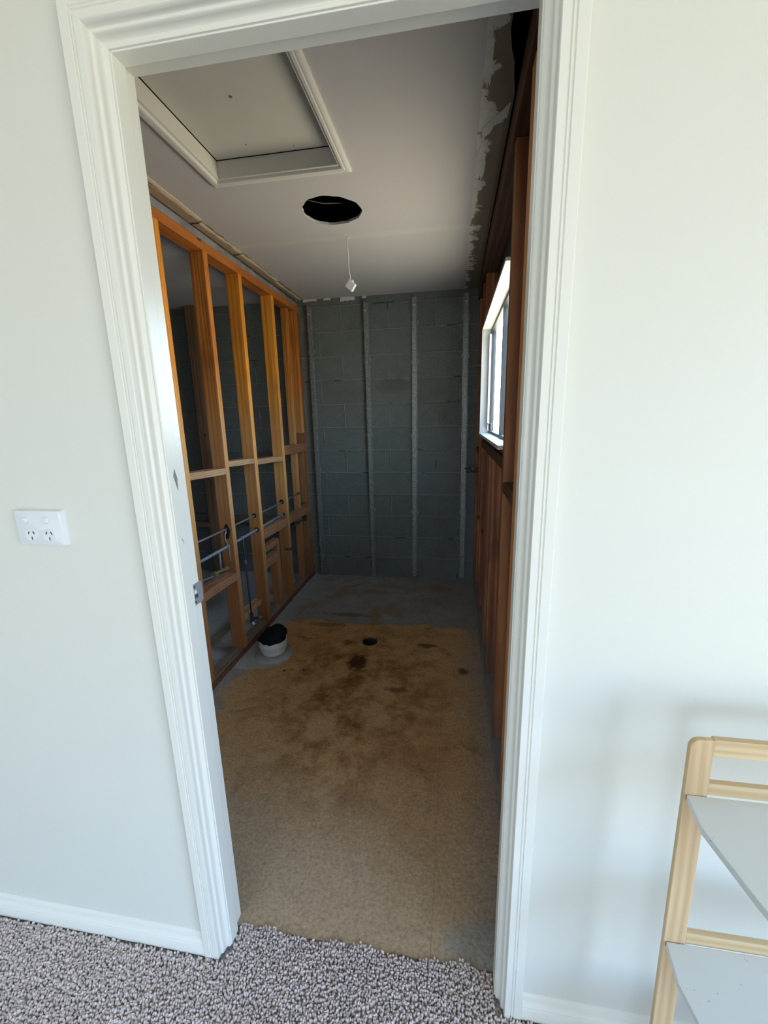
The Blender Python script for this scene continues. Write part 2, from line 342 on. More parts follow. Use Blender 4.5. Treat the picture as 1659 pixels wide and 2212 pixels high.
# ------------------------------------------------------------------ dimensions
W = 0.7035; H = 2.03; YW = -0.020; YB = 0.072      # clear opening, wall faces
XL = -0.675; XR = 0.769; D = 2.753; ZC = 2.353
UO = 0.058                                          # rough opening beyond the clear opening

# ------------------------------------------------------------------ structure
# slab of the bathroom and its neighbour, with the drain hole
slab = MB().box(-2.45, 0.848, 0.045, D + .12, -0.12, 0.0).build('floor', M_slab, kind='structure')
cut(slab, [MB().lathe([(0.047, -.09), (0.047, .05)], (0.069, 1.625, 0), 36)])
MB().box(-2.2, 2.66, -4.3, 0.045, -0.12, -0.006).build('floor', M_carpet, kind='structure')
# partition with the doorway
pw_ = MB().box(-2.45, 2.66, YW, YB, 0.0, 2.60).build('wall_front', M_wall, kind='structure')
cut(pw_, [MB().box(-UO, W + UO, YW - .1, YB + .1, -.1, H + UO)])
MB().box(-2.45, 0.848, D, D + .12, 0, 2.7).build('wall_back', M_block, kind='structure')
MB().box(-2.45, -2.35, YB, D, 0, 2.5).build('wall_left', M_grey, kind='structure')
wr = MB().box(0.8395, 0.848, YB, D, 0, 2.7).build('wall_right', M_back, kind='structure')
cut(wr, [MB().box(.8, 1.0, 0.865, 2.16, 1.285, 1.955)])
# bathroom ceiling: board stops short of the right wall near the door; hatch opening and fan hole
right_edge = [(.704, YB), (.708, .35), (.713, .47), (.712, .54), (.722, .60), (.735, .645), (.741, .70), (.752, .76), (.752, 1.2), (.754, 2.0), (.756, D)]
cl = MB().prism([(-2.35, YB)] + right_edge + [(-2.35, D)], 'z', ZC, ZC + .011).build('ceiling', M_ceil, kind='structure')
hole = []
for k in range(64):
    a = 2 * math.pi * k / 64; r_ = .137 + .0035 * math.sin(3 * a + 1) + .002 * math.sin(11 * a) + R.uniform(-.0012, .0012); hole.append((.012 + r_ * math.cos(a), 1.358 + r_ * 1.02 * math.sin(a)))
HX0, HX1, HY0, HY1 = -0.362, 0.150, 0.46, 1.012
cut(cl, [MB().prism(hole, 'z', ZC - .05, ZC + .05), MB().box(HX0, HX1, HY0, HY1, ZC - .05, ZC + .05)])
# dark roof space
av = MB(); av.box(-2.45, 2.7, YW - .02, D + .12, 3.3, 3.35); av.box(-2.5, -2.45, YW, D + .12, 2.3, 3.35); av.box(.849, .90, YW - .02, D + .12, 2.3, 3.35); av.box(-2.45, 1.0, D + .11, D + .16, 2.5, 3.35); av.box(-2.45, 1.0, YW - .01, YW + .02, 2.55, 3.35)
av.build('ceiling_roof_space', M_dark, kind='structure')
# bedroom shell
MB().box(-2.2, 2.66, -4.3, YW, 2.48, 2.53).build('ceiling', flat('bedroom ceiling paint', (0.78, 0.78, 0.74), .8, var=.02, scale=3), kind='structure')
MB().box(-2.25, -2.2, -4.3, YW, 0, 2.5).build('wall_bedroom_left', M_wall, kind='structure')
wb = MB().box(2.6, 2.66, -4.3, YW, 0, 2.5).build('wall_bedroom_right', M_wall, kind='structure')
cut(wb, [MB().box(2.4, 2.9, -3.1, -0.95, .06, 1.95)])
wc = MB().box(-2.25, 2.66, -4.35, -4.3, 0, 2.5).build('wall_bedroom_back', M_wall, kind='structure')
cut(wc, [MB().box(-1.2, .4, -4.5, -4.1, .8, 2.0)])
def simple_window(name, x0, x1, y0, y1, z0, z1, along):
    root = empty(name, ((x0 + x1) / 2, (y0 + y1) / 2, z0), kind='structure'); t_ = .045
    f_ = MB()
    if along == 'y':
        f_.box(x0, x1, y0, y0 + t_, z0, z1).box(x0, x1, y1 - t_, y1, z0, z1).box(x0, x1, y0, y1, z0, z0 + t_).box(x0, x1, y0, y1, z1 - t_, z1).box(x0, x1, (y0 + y1) / 2 - .02, (y0 + y1) / 2 + .02, z0, z1)
        g = MB().box((x0 + x1) / 2 - .002, (x0 + x1) / 2 + .002, y0 + t_, y1 - t_, z0 + t_, z1 - t_)
    else:
        f_.box(x0, x0 + t_, y0, y1, z0, z1).box(x1 - t_, x1, y0, y1, z0, z1).box(x0, x1, y0, y1, z0, z0 + t_).box(x0, x1, y0, y1, z1 - t_, z1)
        g = MB().box(x0 + t_, x1 - t_, (y0 + y1) / 2 - .002, (y0 + y1) / 2 + .002, z0 + t_, z1 - t_)
    f_.build('window_frame', M_winpaint, root); g.build('pane', M_glass_dim, root)
simple_window('window_2', 2.6, 2.64, -3.1, -0.95, .06, 1.95, 'y')
simple_window('window_3', -1.2, .4, -4.34, -4.30, .8, 2.0, 'x')

# ------------------------------------------------------------------ doorway joinery
door = empty('door_1', (W / 2, 0.02, 0), kind='structure')
JP = [(0.0, 0.0), (0.0, 0.033), (-0.012, 0.033), (-0.012, 0.072), (-0.040, 0.072), (-0.040, 0.0)]      # jamb section (x, y) of the left leg
MB().prism(JP, 'z', 0, H + .03).build('jamb', M_trim, door, bevel=.0012)
MB().prism([(W - x, y) for x, y in JP], 'z', 0, H + .03).build('jamb', M_trim, door, bevel=.0012)
MB().prism([(y, H - x) for x, y in JP], 'x', -.012, W + .012).build('head_jamb', M_trim, door, bevel=.0012)
AP = [(.0575, YW + .001), (.060, YW + .001), (.060, -.0365), (.0585, -.038), (.0425, -.038), (.0412, -.0358), (.0395, -.0358), (.0385, -.0378), (.0365, -.0378), (.0355, -.0358), (.0340, -.0358), (.0328, -.038), (.0215, -.038), (.0200, -.0365),
      (.0193, -.0300), (.0190, -.0245), (.0180, -.0228), (.0150, -.0222), (.0136, -.0205), (.0130, -.0150), (.0120, -.0085), (.0095, -.0058), (.0045, -.0052), (.0026, -.0035), (.0022, .0), (.0575, .0)]
def arch(side):
    mb = MB()
    if side == 'l': rings = [[(-u, y, 0.0) for u, y in AP], [(-u, y, H + u) for u, y in AP]]
    elif side == 'r': rings = [[(W + u, y, 0.0) for u, y in AP], [(W + u, y, H + u) for u, y in AP]]
    else: rings = [[(-u, y, H + u) for u, y in AP], [(W + u, y, H + u) for u, y in AP]]
    mb.rings(rings).build('architrave', M_trim, door, smooth=True)
for s_ in 'lrh': arch(s_)
Mchip = flat('chipped grey undercoat', (.22, .23, .24), .8, var=.3)
for P in ([(.014, 1.302), (.024, 1.268), (.026, 1.296), (.020, 1.318)], [(.013, 1.168), (.021, 1.150), (.019, 1.160)]):
    MB().prism(P, 'x', -.0002, .0003).build('paint_chip', Mchip, door, label='small chip in the paint of the left jamb')
# strike plate on the rebate
sp = MB(); sp.prism([(.040, .990), (.073, .990), (.080, .994), (.080, 1.037), (.073, 1.043), (.040, 1.043)], 'x', -.0125, -.0105)
sp = sp.build('strike_plate', M_zinc, door, label='bluish zinc strike plate')
cut(sp, [MB().box(-.02, 0, .049, .062, 1.006, 1.016), MB().box(-.02, 0, .049, .058, 1.016, 1.027)])
for zz in (.998, 1.036): MB().lathe([(.0034, -.0106), (.0034, -.0094), (.001, -.0094)], (0, .049, zz), 12, 'x').build('screw', M_slot, sp)
MB().box(-.0118, -.0106, .049, .061, 1.006, 1.016).build('latch_slot', M_slot, sp)
# skirting boards
def skirt(name, x0, x1):
    P = [(YW, 0), (-.036, 0), (-.036, .034), (-.0335, .037), (-.0345, .040), (-.031, .047), (-.027, .0495), (-.0255, .058), (-.0235, .062), (YW, .064)]
    MB().prism(P, 'x', x0, x1).build(name, M_trim, smooth=True, kind='structure')
skirt('baseboard_left', -2.2, -.0602); skirt('baseboard_right', W + .0602, 2.6)

# ------------------------------------------------------------------ carpet pile
def carpet():
    rg = np.random.default_rng(3)
    xs, ys = np.meshgrid(np.arange(-1.5, 1.9, .0062), np.arange(-.80, .062, .0058)); x = xs.ravel(); y = ys.ravel()
    x = x + rg.uniform(-.0024, .0024, x.size); y = y + rg.uniform(-.0024, .0024, x.size)
    edge = .046 + .006 * np.sin(x * 23) + .004 * np.sin(x * 71 + 1)
    keep = (y < edge) & ~((y > -.040) & ((x < 0.001) | (x > W - .001)))
    x = x[keep]; y = y[keep]; n_ = x.size
    ang = rg.uniform(0, np.pi, n_); a = rg.uniform(.0031, .0044, n_); b = rg.uniform(.0022, .0030, n_); h = rg.uniform(.0085, .0125, n_)
    lx = rg.normal(0, .0016, n_); ly = rg.normal(0, .0016, n_)
    lv = [(1.0, 0.0), (1.18, .55), (.62, 1.0)]; V = []; K = 6
    for sc, hh in lv:
        for k in range(K):
            t_ = 2 * np.pi * k / K; u = a * np.cos(t_) * sc; v = b * np.sin(t_) * sc
            V.append(np.stack([x + u * np.cos(ang) - v * np.sin(ang) + lx * hh * 1.4, y + u * np.sin(ang) + v * np.cos(ang) + ly * hh * 1.4, -.006 + (h + .0) * hh], 1))
    V = np.stack(V, 1); nv = 3 * K; verts = V.reshape(-1, 3)
    F = []
    for i in range(2):
        for k in range(K): F.append((i * K + k, i * K + (k + 1) % K, (i + 1) * K + (k + 1) % K, (i + 1) * K + k))
    F.append((2 * K, 2 * K + 1, 2 * K + 2, 2 * K + 3)); F.append((2 * K, 2 * K + 3, 2 * K + 4, 2 * K + 5))
    F = np.array(F); faces = (F[None] + (np.arange(n_) * nv)[:, None, None]).reshape(-1, 4)
    me = bpy.data.meshes.new('carpet_pile'); me.vertices.add(len(verts)); me.vertices.foreach_set('co', verts.ravel().astype('f'))
    me.loops.add(faces.size); me.loops.foreach_set('vertex_index', faces.ravel().astype('i'))
    me.polygons.add(len(faces)); me.polygons.foreach_set('loop_start', (np.arange(len(faces)) * 4).astype('i')); me.polygons.foreach_set('use_smooth', np.ones(len(faces), bool))
    at = me.attributes.new('tuft', 'FLOAT', 'POINT'); at.data.foreach_set('value', np.repeat(rg.random(n_), nv).astype('f'))
    me.update(calc_edges=True)
    n = N('carpet loops', .95, .1); q = n.nn('ShaderNodeAttribute'); q.attribute_name = 'tuft'
    n.col(n.mix(n.noise(9, 3), n.ramp(q.outputs['Fac'], (0, (0.56, 0.475, 0.44)), (.45, (0.70, 0.60, 0.565)), (1, (0.86, 0.75, 0.715))), n.ramp(q.outputs['Fac'], (0, (0.50, 0.42, 0.385)), (.5, (0.64, 0.55, 0.51)), (1, (0.80, 0.70, 0.655)))))
    me.materials.append(n.m)
    o = bpy.data.objects.new('carpet', me); C.objects.link(o)
    props(o, 'grey beige looped pile carpet ending in a ragged edge at the doorway', 'carpet', kind='stuff')
carpet()

# ------------------------------------------------------------------ left timber frame
fr = empty('timber_stud_frame', (XL - .04, 1.6, 0), 'amber pine stud frame on the left, open between two rooms, with pipes running through it', 'wall frame')
XB = XL - .080
MB().box(XB, XL, YB + .002, D, 2.257, 2.302).build('top_plate', M_pine_y, fr, bevel=.002, label='orange top plate')
MB().box(XB, XL - .012, YB + .002, D, 0.0, .036).build('bottom_plate', M_plate_low, fr, bevel=.002, label='grey brown weathered bottom plate')
# rough red edge of the plate, splintered
er_ = [(XL - .012, YB + .002)] + [(x, y) for x, y in jag((XL - .001, YB + .01), (XL - .001, D), 60, .0022)] + [(XL - .012, D)]
MB().prism(er_, 'z', 0.0, .028).build('plate_edge', M_rededge, fr, label='splintered reddish edge of the bottom plate')
def stud(y0, y1, z0, z1, mat, x0=None, x1=None, cuts=(), name='stud', label=None, dirt=0.0):
    o = MB().box(x0 if x0 is not None else XB, x1 if x1 is not None else XL, y0, y1, z0, z1).build(name, mat, fr, bevel=.0022, label=label)
    if cuts: cut(o, list(cuts))
    return o
def bore(y0, y1, x, z, r, n=20): return MB().lathe([(r, y0 - .02), (r, y1 + .02)], (x, 0, z), n, 'y')
stud(.078, .118, .036, 2.257, M_pine[0])
PU = (XL - .038, .797); PD = (XL - .030, .700)
S1 = stud(1.016, 1.060, .036, 2.257, M_pine[0], cuts=[bore(1.0, 1.07, PU[0], PU[1], .011), bore(1.0, 1.07, PD[0], PD[1], .013)])
S2 = stud(1.391, 1.431, .036, 2.257, M_pine_red, cuts=[bore(1.38, 1.44, PU[0], PU[1], .017), bore(1.38, 1.44, PU[0] + .006, PU[1] - .03, .015), bore(1.38, 1.44, PD[0], PD[1], .013)])
S3 = stud(1.748, 1.790, .036, 2.257, M_pine[2], cuts=[bore(1.7, 1.8, PU[0], PU[1], .013), bore(1.7, 1.8, PD[0], PD[1], .014)])
S4 = stud(2.208, 2.250, .036, 2.257, M_pine[0], cuts=[bore(2.2, 2.26, PU[0], PU[1], .014), bore(2.2, 2.26, PD[0], PD[1], .014), MB().box(XL - .045, XL + .01, 2.2, 2.26, .395, .425)])
# doubled back of S2 (darker second stud behind) and the group at the block wall
stud(1.434, 1.472, .036, 2.257, M_pine_dark, XB, XL - .026, label='darker reddish stud fixed behind the amber one', cuts=[bore(1.42, 1.48, PU[0], PU[1], .017), bore(1.42, 1.48, PD[0], PD[1], .013)])
stud(2.560, 2.600, .036, 2.257, M_pine_red, XB - .002, XL - .032, label='amber stud near the block wall', cuts=[bore(2.5, 2.62, PU[0], PU[1], .012)])
stud(2.708, 2.752, .036, 2.257, M_pine_dark, XB, XL, label='dark end stud against the block wall')
stud(2.668, 2.708, 1.30, 2.257, M_pine_red, XB + .01, XL, name='packer', label='upper amber packer board on the end stud')
stud(2.672, 2.706, 1.21, 1.298, M_pine_dark, XB + .022, XL - .012, name='packer')
stud(2.668, 2.708, .70, 1.16, M_nog_dz, XB + .014, XL - .016, name='packer', label='lower split packer board on the end stud')
stud(2.665, 2.708, .04, .60, M_pine_dark, XB + .02, XL - .01, name='packer')
def nog(y0, y1, z0, z1, mat, x0=XB, x1=XL, tilt=0.0, label=None):
    d = tilt
    mb = MB().rings([[(x0, y0, z0), (x1, y0, z0), (x1, y0, z1), (x0, y0, z1)], [(x0, y1, z0 + d), (x1, y1, z0 + d), (x1, y1, z1 + d), (x0, y1, z1 + d)]])
    mb.build('nogging', mat, fr, bevel=.0018, label=label)
nog(1.060, 1.391, 1.135, 1.170, M_nog, tilt=-.015)
nog(1.472, 1.748, 1.155, 1.188, M_nog, tilt=-.012)
nog(1.431, 1.4725, 1.157, 1.189, M_nog, x0=XL - .026, tilt=-.002)
nog(1.790, 2.208, 1.130, 1.166, M_nog, tilt=-.018)
nog(2.250, 2.708, 1.150, 1.222, M_nog_d, x0=XL - .036, tilt=-.006, label='deeper brown nogging near the block wall')
nog(1.060, 1.391, .500, .548, M_nog_d, tilt=-.012, label='brown nogging with dusty top between the two nearest studs')
nog(1.790, 2.208, .622, .688, M_nog_d, x0=XL - .046, tilt=-.010)
nog(2.250, 2.708, .612, .676, M_nog_d, x0=XL - .046, tilt=-.010)
nog(1.472, 1.748, .165, .205, M_nog, x0=XB - .012, x1=XL - .045, tilt=.0)
nog(1.790, 2.050, .505, .545, M_nog_d, x0=XB, x1=XL - .030)
nog(1.790, 2.050, .395, .450, M_nog_d, x0=XB, x1=XL - .020)
stud(2.010, 2.052, .036, .395, M_pine[2], XB, XL - .020, name='cripple_stud')
stud(2.052, 2.090, .036, .545, M_pine_dark, XB, XL - .030, name='cripple_stud')
# scorched patch round the pipe hole on the near side of the second stud
pts = []
for k in range(28):
    a = 2 * math.pi * k / 28; pts.append((PU[0] + .004 + (.017 + R.uniform(-.002, .002)) * math.cos(a), PU[1] - .012 + (.045 + R.uniform(-.004, .004)) * math.sin(a)))
MB().prism(pts, 'y', 1.3900, 1.3912).build('scorch_mark', M_char, fr, label='black scorch round the upper pipe hole')
for (hx, hy, hz, rr) in ((PU[0], 1.7478, PU[1], .015), (PD[0], 1.7478, PD[1], .0165), (PU[0], 2.2078, PU[1], .0185)):
    MB().lathe([(rr, -.0006), (rr, .0004)], (hx, hy, hz), 20, 'y').build('scorch_mark', M_char, fr)

# neighbouring frame seen through the studs
fr2 = empty('timber_stud_frame', (-1.6, 2.70, 0), 'dim brown timber frame against the block wall seen behind the amber studs', 'wall frame')
Mdim = timber('dull brown pine', 'z', (0.11, 0.055, 0.028), (0.17, 0.09, 0.045), (0.22, 0.13, 0.065), 3.9); Mdx = timber('dull brown pine rail', 'x', (0.11, 0.055, 0.028), (0.17, 0.09, 0.045), (0.22, 0.13, 0.065), 3.1)
MB().box(-1.630, -1.55, 2.66, 2.75, 0, 2.352).build('stud', Mdim, fr2, bevel=.002)
MB().box(-2.30, -2.22, 2.66, 2.75, 0, 2.352).build('stud', Mdim, fr2, bevel=.002)
MB().box(-2.22, -1.63, 2.66, 2.75, .455, .50).build('nogging', Mdx, fr2, bevel=.002)
MB().box(-1.55, -.758, 2.70, 2.752, .50, .55).build('nogging', Mdx, fr2, bevel=.002)

# ------------------------------------------------------------------ pipes
def pipe(name, path, r, mat, label, cat='pipe'):
    root = empty(name, path[0], label, cat); MB().tube(path, r, 12).build('tube', mat, root, smooth='all'); return root
pu = pipe('copper_pipe', [(PU[0], 1.0, PU[1] + .012), (PU[0], 1.2, PU[1] + .006), (PU[0], 1.45, PU[1] + .002), (PU[0], 1.76, PU[1] - .002), (PU[0], 2.0, PU[1] - .004), (PU[0] + .002, 2.26, PU[1] - .004), (PU[0], 2.59, PU[1] + .0)], .0062, M_copper, 'thinner upper copper pipe running through the studs')
hk = [(PU[0] + .002, 1.385, PU[1] - .004), (PU[0] - .004, 1.378, PU[1] - .03), (PU[0] - .002, 1.372, PU[1] - .055), (PU[0] + .004, 1.383, PU[1] - .085), (PU[0] + .008, 1.386, PU[1] - .11), (PU[0] + .010, 1.384, PU[1] - .15), (PU[0] + .008, 1.380, PU[1] - .215)]
MB().tube(hk, .0045, 10).build('branch_tube', flat('pale scratched copper', (.30, .23, .19), .4, .5), pu, smooth='all', label='thin pale bent branch')
pd_ = pipe('copper_pipe', [(PD[0], 1.0, PD[1] + .004), (PD[0], 1.4, PD[1]), (PD[0], 1.78, PD[1]), (PD[0] - .004, 2.2, PD[1] + .002)], .0088, M_lag, 'thicker grey lower pipe running through the studs')
for y in (1.362, 1.532): MB().tube([(PD[0], y, PD[1]), (PD[0], y + .016, PD[1])], .0125, 14).build('collar', M_lag, pd_, smooth=True)
# drop to the stop valve
dv = empty('stop_valve', (PD[0], 1.545, .13), 'black drop pipe with a stop valve hanging between the second and third studs', 'valve')
MB().tube([(PD[0], 1.556, PD[1] - .006), (PD[0] + .002, 1.552, .62), (PD[0], 1.560, .50), (PD[0] + .004, 1.556, .36), (PD[0] + .006, 1.560, .17)], .0052, 10).build('tube', M_pipe_dark, dv, smooth='all')
MB().tube([(PD[0] + .001, 1.5545, .555), (PD[0], 1.5585, .53)], .0085, 12).build('joiner', M_copper, dv, smooth=True)
vx, vy, vz = PD[0] + .006, 1.560, .150
MB().tube([(vx, vy, vz + .035), (vx, vy, vz - .028)], [.010, .012], 12).tube([(vx, vy, vz), (vx + .052, vy + .010, vz + .006)], .0095, 12).build('valve_body', M_pipe_dark, dv, smooth=True)
MB().tube([(vx + .046, vy + .009, vz + .005), (vx + .056, vy + .011, vz + .0065), (vx + .057, vy + .0112, vz + .0065), (vx + .068, vy + .013, vz + .008)], [.014, .014, .0115, .0115], 8).build('outlet_nut', M_brass, dv, smooth=True)
MB().tube([(vx + .004, vy - .004, vz - .024), (vx + .018, vy - .012, vz - .036)], .009, 8).build('handle', M_pvc, dv, smooth=True, label='small white tap handle')
# tee assembly between the nearest studs
te = empty('pipe_tee', (PD[0], 1.30, .56), 'small pipe drop with brass fittings above the lower nogging between the two nearest studs', 'pipe fitting')
MB().tube([(PD[0] - .012, 1.302, PD[1] - .002), (PD[0] - .012, 1.300, .575)], .0058, 10).build('tube', M_lag, te, smooth='all')
MB().tube([(PD[0] - .014, 1.235, .582), (PD[0] - .012, 1.300, .577), (PD[0] - .010, 1.352, .572)], .0095, 10).tube([(PD[0] - .015, 1.228, .583), (PD[0] - .0145, 1.248, .582)], .014, 8).tube([(PD[0] - .011, 1.336, .573), (PD[0] - .010, 1.358, .572)], .014, 8).build('fitting', M_brass, te, smooth=True)
MB().tube([(PD[0] - .02, 1.062, .598), (PD[0] - .018, 1.24, .568)], .0062, 10).tube([(PD[0] - .018, 1.228, .572), (PD[0] - .017, 1.262, .563)], .012, 8).build('cross_tube', M_copper, te, smooth=True)
# far lower wall: horizontal dark pipe under the last nogging, and vertical drop at the fourth stud
xb = empty('mixer_body', (XL - .03, 2.45, .585), 'dark pipe stub with a fitting under the last nogging beside the block wall', 'pipe fitting')
MB().tube([(XL - .022, 2.252, .560), (XL - .022, 2.64, .565)], .0075, 10).build('tube', M_pipe_dark, xb, smooth=True)
MB().tube([(XL - .022, 2.47, .563), (XL - .022, 2.50, .563)], .014, 10).build('fitting', M_pipe_dark, xb, smooth=True)
MB().tube([(XL - .022, 2.60, .565), (XL - .022, 2.655, .565)], .022, 10).build('fitting', M_pipe_dark, xb, smooth=True)

# ------------------------------------------------------------------ right hardwood frame
fr3 = empty('timber_stud_frame', (XR + .04, 1.4, 0), 'dark reddish hardwood stud frame on the right, round the window', 'wall frame')
XE = XR + .070
def rst(y0, y1, z0, z1, mat, x0=XR, x1=XE, label=None, name='stud'):
    return MB().box(x0, x1, y0, y1, z0, z1).build(name, mat, fr3, bevel=.0022, label=label)
MB().box(.7565, XE, YB + .002, D, 2.268, 2.352).build('top_plate', M_hard_y, fr3, bevel=.002)
MB().box(XR - .004, XE, YB + .002, D, 0, .055).build('bottom_plate', flat('cement splashed plate', (.22, .20, .18), .9, var=.3, scale=12, bump=.4), fr3, bevel=.002, label='grey cement splashed bottom plate')
rst(.078, .118, .055, 2.268, M_hard_edge)
rst(.488, .545, .055, 2.268, M_hard_edge, label='orange brown stud nearest the doorway')
rst(.816, .862, .055, 2.268, M_hard[0], label='broad dark grained stud left of the nearest one')
rst(1.290, 1.330, .055, 1.205, M_hard[1]); rst(1.600, 1.640, .055, 1.205, M_hard[2]); rst(2.126, 2.166, .055, 2.268, M_hard[1], x0=XR + .004)
rst(2.325, 2.365, .055, 2.268, M_hard[2]); rst(2.708, 2.750, .055, 2.268, M_hard[0])
rst(2.168, 2.205, .055, 2.268, M_hard[2], x0=XR + .016)
rst(.862, 2.125, 1.205, 1.255, M_hard_y, x0=XR + .003, name='sill_trimmer')
rst(.862, .900, .055, 1.205, M_hard[2], x0=XR + .018)
rst(.545, .816, 1.130, 1.168, M_hard_y, name='nogging'); rst(.118, .488, 1.130, 1.168, M_hard_y, name='nogging')
rst(2.365, 2.708, 1.13, 1.168, M_hard_y, name='nogging')

# ------------------------------------------------------------------ bathroom window
win = empty('window_1', (.83, 1.48, 1.285), kind='structure')
wy0, wy1, wz0, wz1 = .876, 2.112, 1.300, 1.935
MB().box(.755, .839, wy0, wy1 + .012, wz1, wz1 + .012).box(.755, .839, wy1, wy1 + .012, wz0, wz1).box(.79, .839, wy0 - .012, wy0, wz0, wz1 + .012).build('window_reveal', M_winpaint, win, bevel=.001)
MB().box(.750, .839, wy0 - .012, wy1 + .02, wz0 - .016, wz0).build('window_sill', M_winpaint, win, bevel=.0015)
MB().box(.775, .839, wy0 - .012, wy1 + .01, wz0 - .036, wz0 - .018).build('sill_batten', M_hard_y, win)
fx0, fx1 = .812, .8385; tt = .014
MB().box(fx0, fx1, wy0, wy0 + tt, wz0, wz1).box(fx0, fx1, wy1 - tt, wy1, wz0, wz1).box(fx0, fx1, wy0, wy1, wz0, wz0 + tt).box(fx0, fx1, wy0, wy1, wz1 - tt, wz1).box(fx0 + .004, fx1, 1.47, 1.495, wz0, wz1).build('window_frame', M_winframe, win, bevel=.001)
MB().box(.820, .823, wy0 + tt, wy1 - tt, wz0 + tt, wz1 - tt).build('pane', M_glass, win)
MB().box(.800, .811, wy1 - .034, wy1 - .012, wz0 + .035, wz1 - .03).build('sash_stile', M_blind, win, bevel=.001)
h_ = MB().box(.796, .811, 1.86, 1.93, wz0 + .022, wz0 + .065).build('winder', M_winframe, win, bevel=.004)
MB().tube([(.797, 1.99, wz0 + .02), (.797, 1.99, wz0 + .045), (.803, 2.01, wz0 + .06)], .008, 10).build('winder_handle', M_zinc, win, smooth=True)

# ------------------------------------------------------------------ steel furring channels on the block wall
def furring(x, ztop, zbot, w_, clips, label, dx=0.0):
    root = empty('furring_channel', (x, D - .012, zbot), label, 'metal batten', 'steel furring channels on the block wall')
    h = .021; P = [(-w_ * .62, 0), (-w_ * .62, -.0012), (-w_ * .44, -.0012), (-w_ * .40, -h), (w_ * .40, -h), (w_ * .44, -.0012), (w_ * .62, -.0012), (w_ * .62, 0), (w_ * .40, 0), (w_ * .38, -h + .0012), (-w_ * .38, -h + .0012), (-w_ * .40, 0)]
    mb = MB(); off = D - .010
    mb.rings([[(x + dx + a, off + b, ztop) for a, b in P], [(x + a, off + b, zbot) for a, b in P]]); mb.build('channel', M_galv, root)
    for zc_ in clips:
        t_ = (zc_ - zbot) / (ztop - zbot); xx = x + dx * t_
        for s in (-1, 1): MB().box(xx + s * (w_ * .66) - .005, xx + s * (w_ * .66) + .005, D - .020, D - .0005, zc_ - .018, zc_ + .018).build('clip', M_galv, root, bevel=.0015)
    MB().lathe([(.006, -.0285), (.006, -.0255)], (x + dx, D - .005, ztop - .06), 12, 'y').build('screw', M_zinc, root)
    return root
furring(-.587, 2.300, .030, .034, (1.95, .98, .3), 'leftmost steel furring channel on the block wall beside the amber studs', .004)
furring(-.108, 2.300, .012, .034, (1.87, 1.27, .62), 'second steel furring channel from the left, standing below the hanging cable', -.008)
furring(.262, 2.316, .030, .036, (2.13, 1.84, 1.26, .61), 'third steel furring channel from the left, brightest and most spangled', .010)
furring(.676, 2.318, .030, .036, (2.15, 1.87, 1.26, .62), 'rightmost steel furring channel on the block wall beside the window side', -.008)

# ------------------------------------------------------------------ plaster remnants
def shred(name, poly, z0, z1, mat, label, cat, group=None, axis='z'):
    o = MB().prism(poly, axis, z0, z1).build(name, mat); return props(o, label, cat, group)
# grey paper-faced strip standing on the left top plate and torn paper lining hanging at the ceiling edge
a_ = [(YB + .01, 2.303)] + [(y, z) for y, z in jag((YB + .01, 2.347), (2.73, 2.322), 26, .004)] + [(2.73, 2.303)]
shred('plaster_strip', a_, XL - .014, XL - .002, M_strip, 'blue grey torn plaster strip lying on the left top plate', 'plaster strip', axis='x')
segs = ((YB + .01, 1.305, -.612), (1.33, 1.72, -.628), (1.74, 2.24, -.628), (2.25, 2.73, -.640))
for i, (ya, yb_, xe) in enumerate(segs):
    poly = [(XL - .006, ya)] + jag((xe - .016, ya), (xe - .014, yb_), 11, .004) + [(XL - .006, yb_)]
    lab = ('long brown torn paper strip at the left ceiling edge nearest the door', 'short brown torn paper strip above the second stud', 'brown torn paper strip above the third and fourth studs', 'farthest brown torn paper strip at the left ceiling corner')[i]
    shred('torn_paper_strip', poly, ZC - .0075, ZC - .004, M_paper, lab, 'torn lining', 'torn paper strips at the left ceiling edge')
    poly = jag((xe - .019, ya), (xe - .015, yb_), 15, .006) + list(reversed(jag((xe - .004, ya), (xe + .001, yb_), 24, .0030)))
    shred('torn_paper_edge', poly, ZC - .0042, ZC - .0012, M_paper_l, ('pale torn edge of ceiling lining nearest the door', 'pale torn edge of ceiling lining above the second stud', 'pale torn edge of ceiling lining above the third stud', 'pale torn edge of ceiling lining at the far left corner')[i], 'torn lining', 'pale torn edges at the left ceiling edge')
# torn whitish remnants on the right edge
def rag(cx, cy, rx, ry, label, seed):
    rr = random.Random(seed); poly = []
    for k in range(26):
        a = 2 * math.pi * k / 26; q = 1 + rr.uniform(-.28, .22); poly.append((cx + rx * q * math.cos(a), cy + ry * q * math.sin(a)))
    shred('torn_paper_patch', poly, ZC - .0025, ZC - .0004, M_plaster, label, 'torn lining', 'white torn patches on the right ceiling edge')
shred('torn_paper_patch', jag((.664, .905), (.748, .800), 10, .004) + jag((.741, .862), (.700, .905), 8, .004) + jag((.693, .925), (.668, .975), 6, .003), ZC - .0030, ZC - .0004, M_plaster, 'widest white torn patch reaching the dark gap on the right ceiling edge', 'torn lining', 'white torn patches on the right ceiling edge')
rag(.668, .63, .010, .10, 'white torn patch highest in the picture on the right ceiling edge', 3)
rag(.672, 1.10, .018, .12, 'white torn patch just beyond the widest one on the right ceiling edge', 5)
rag(.664, 1.36, .011, .13, 'long narrow white torn patch halfway along the right ceiling edge', 8)
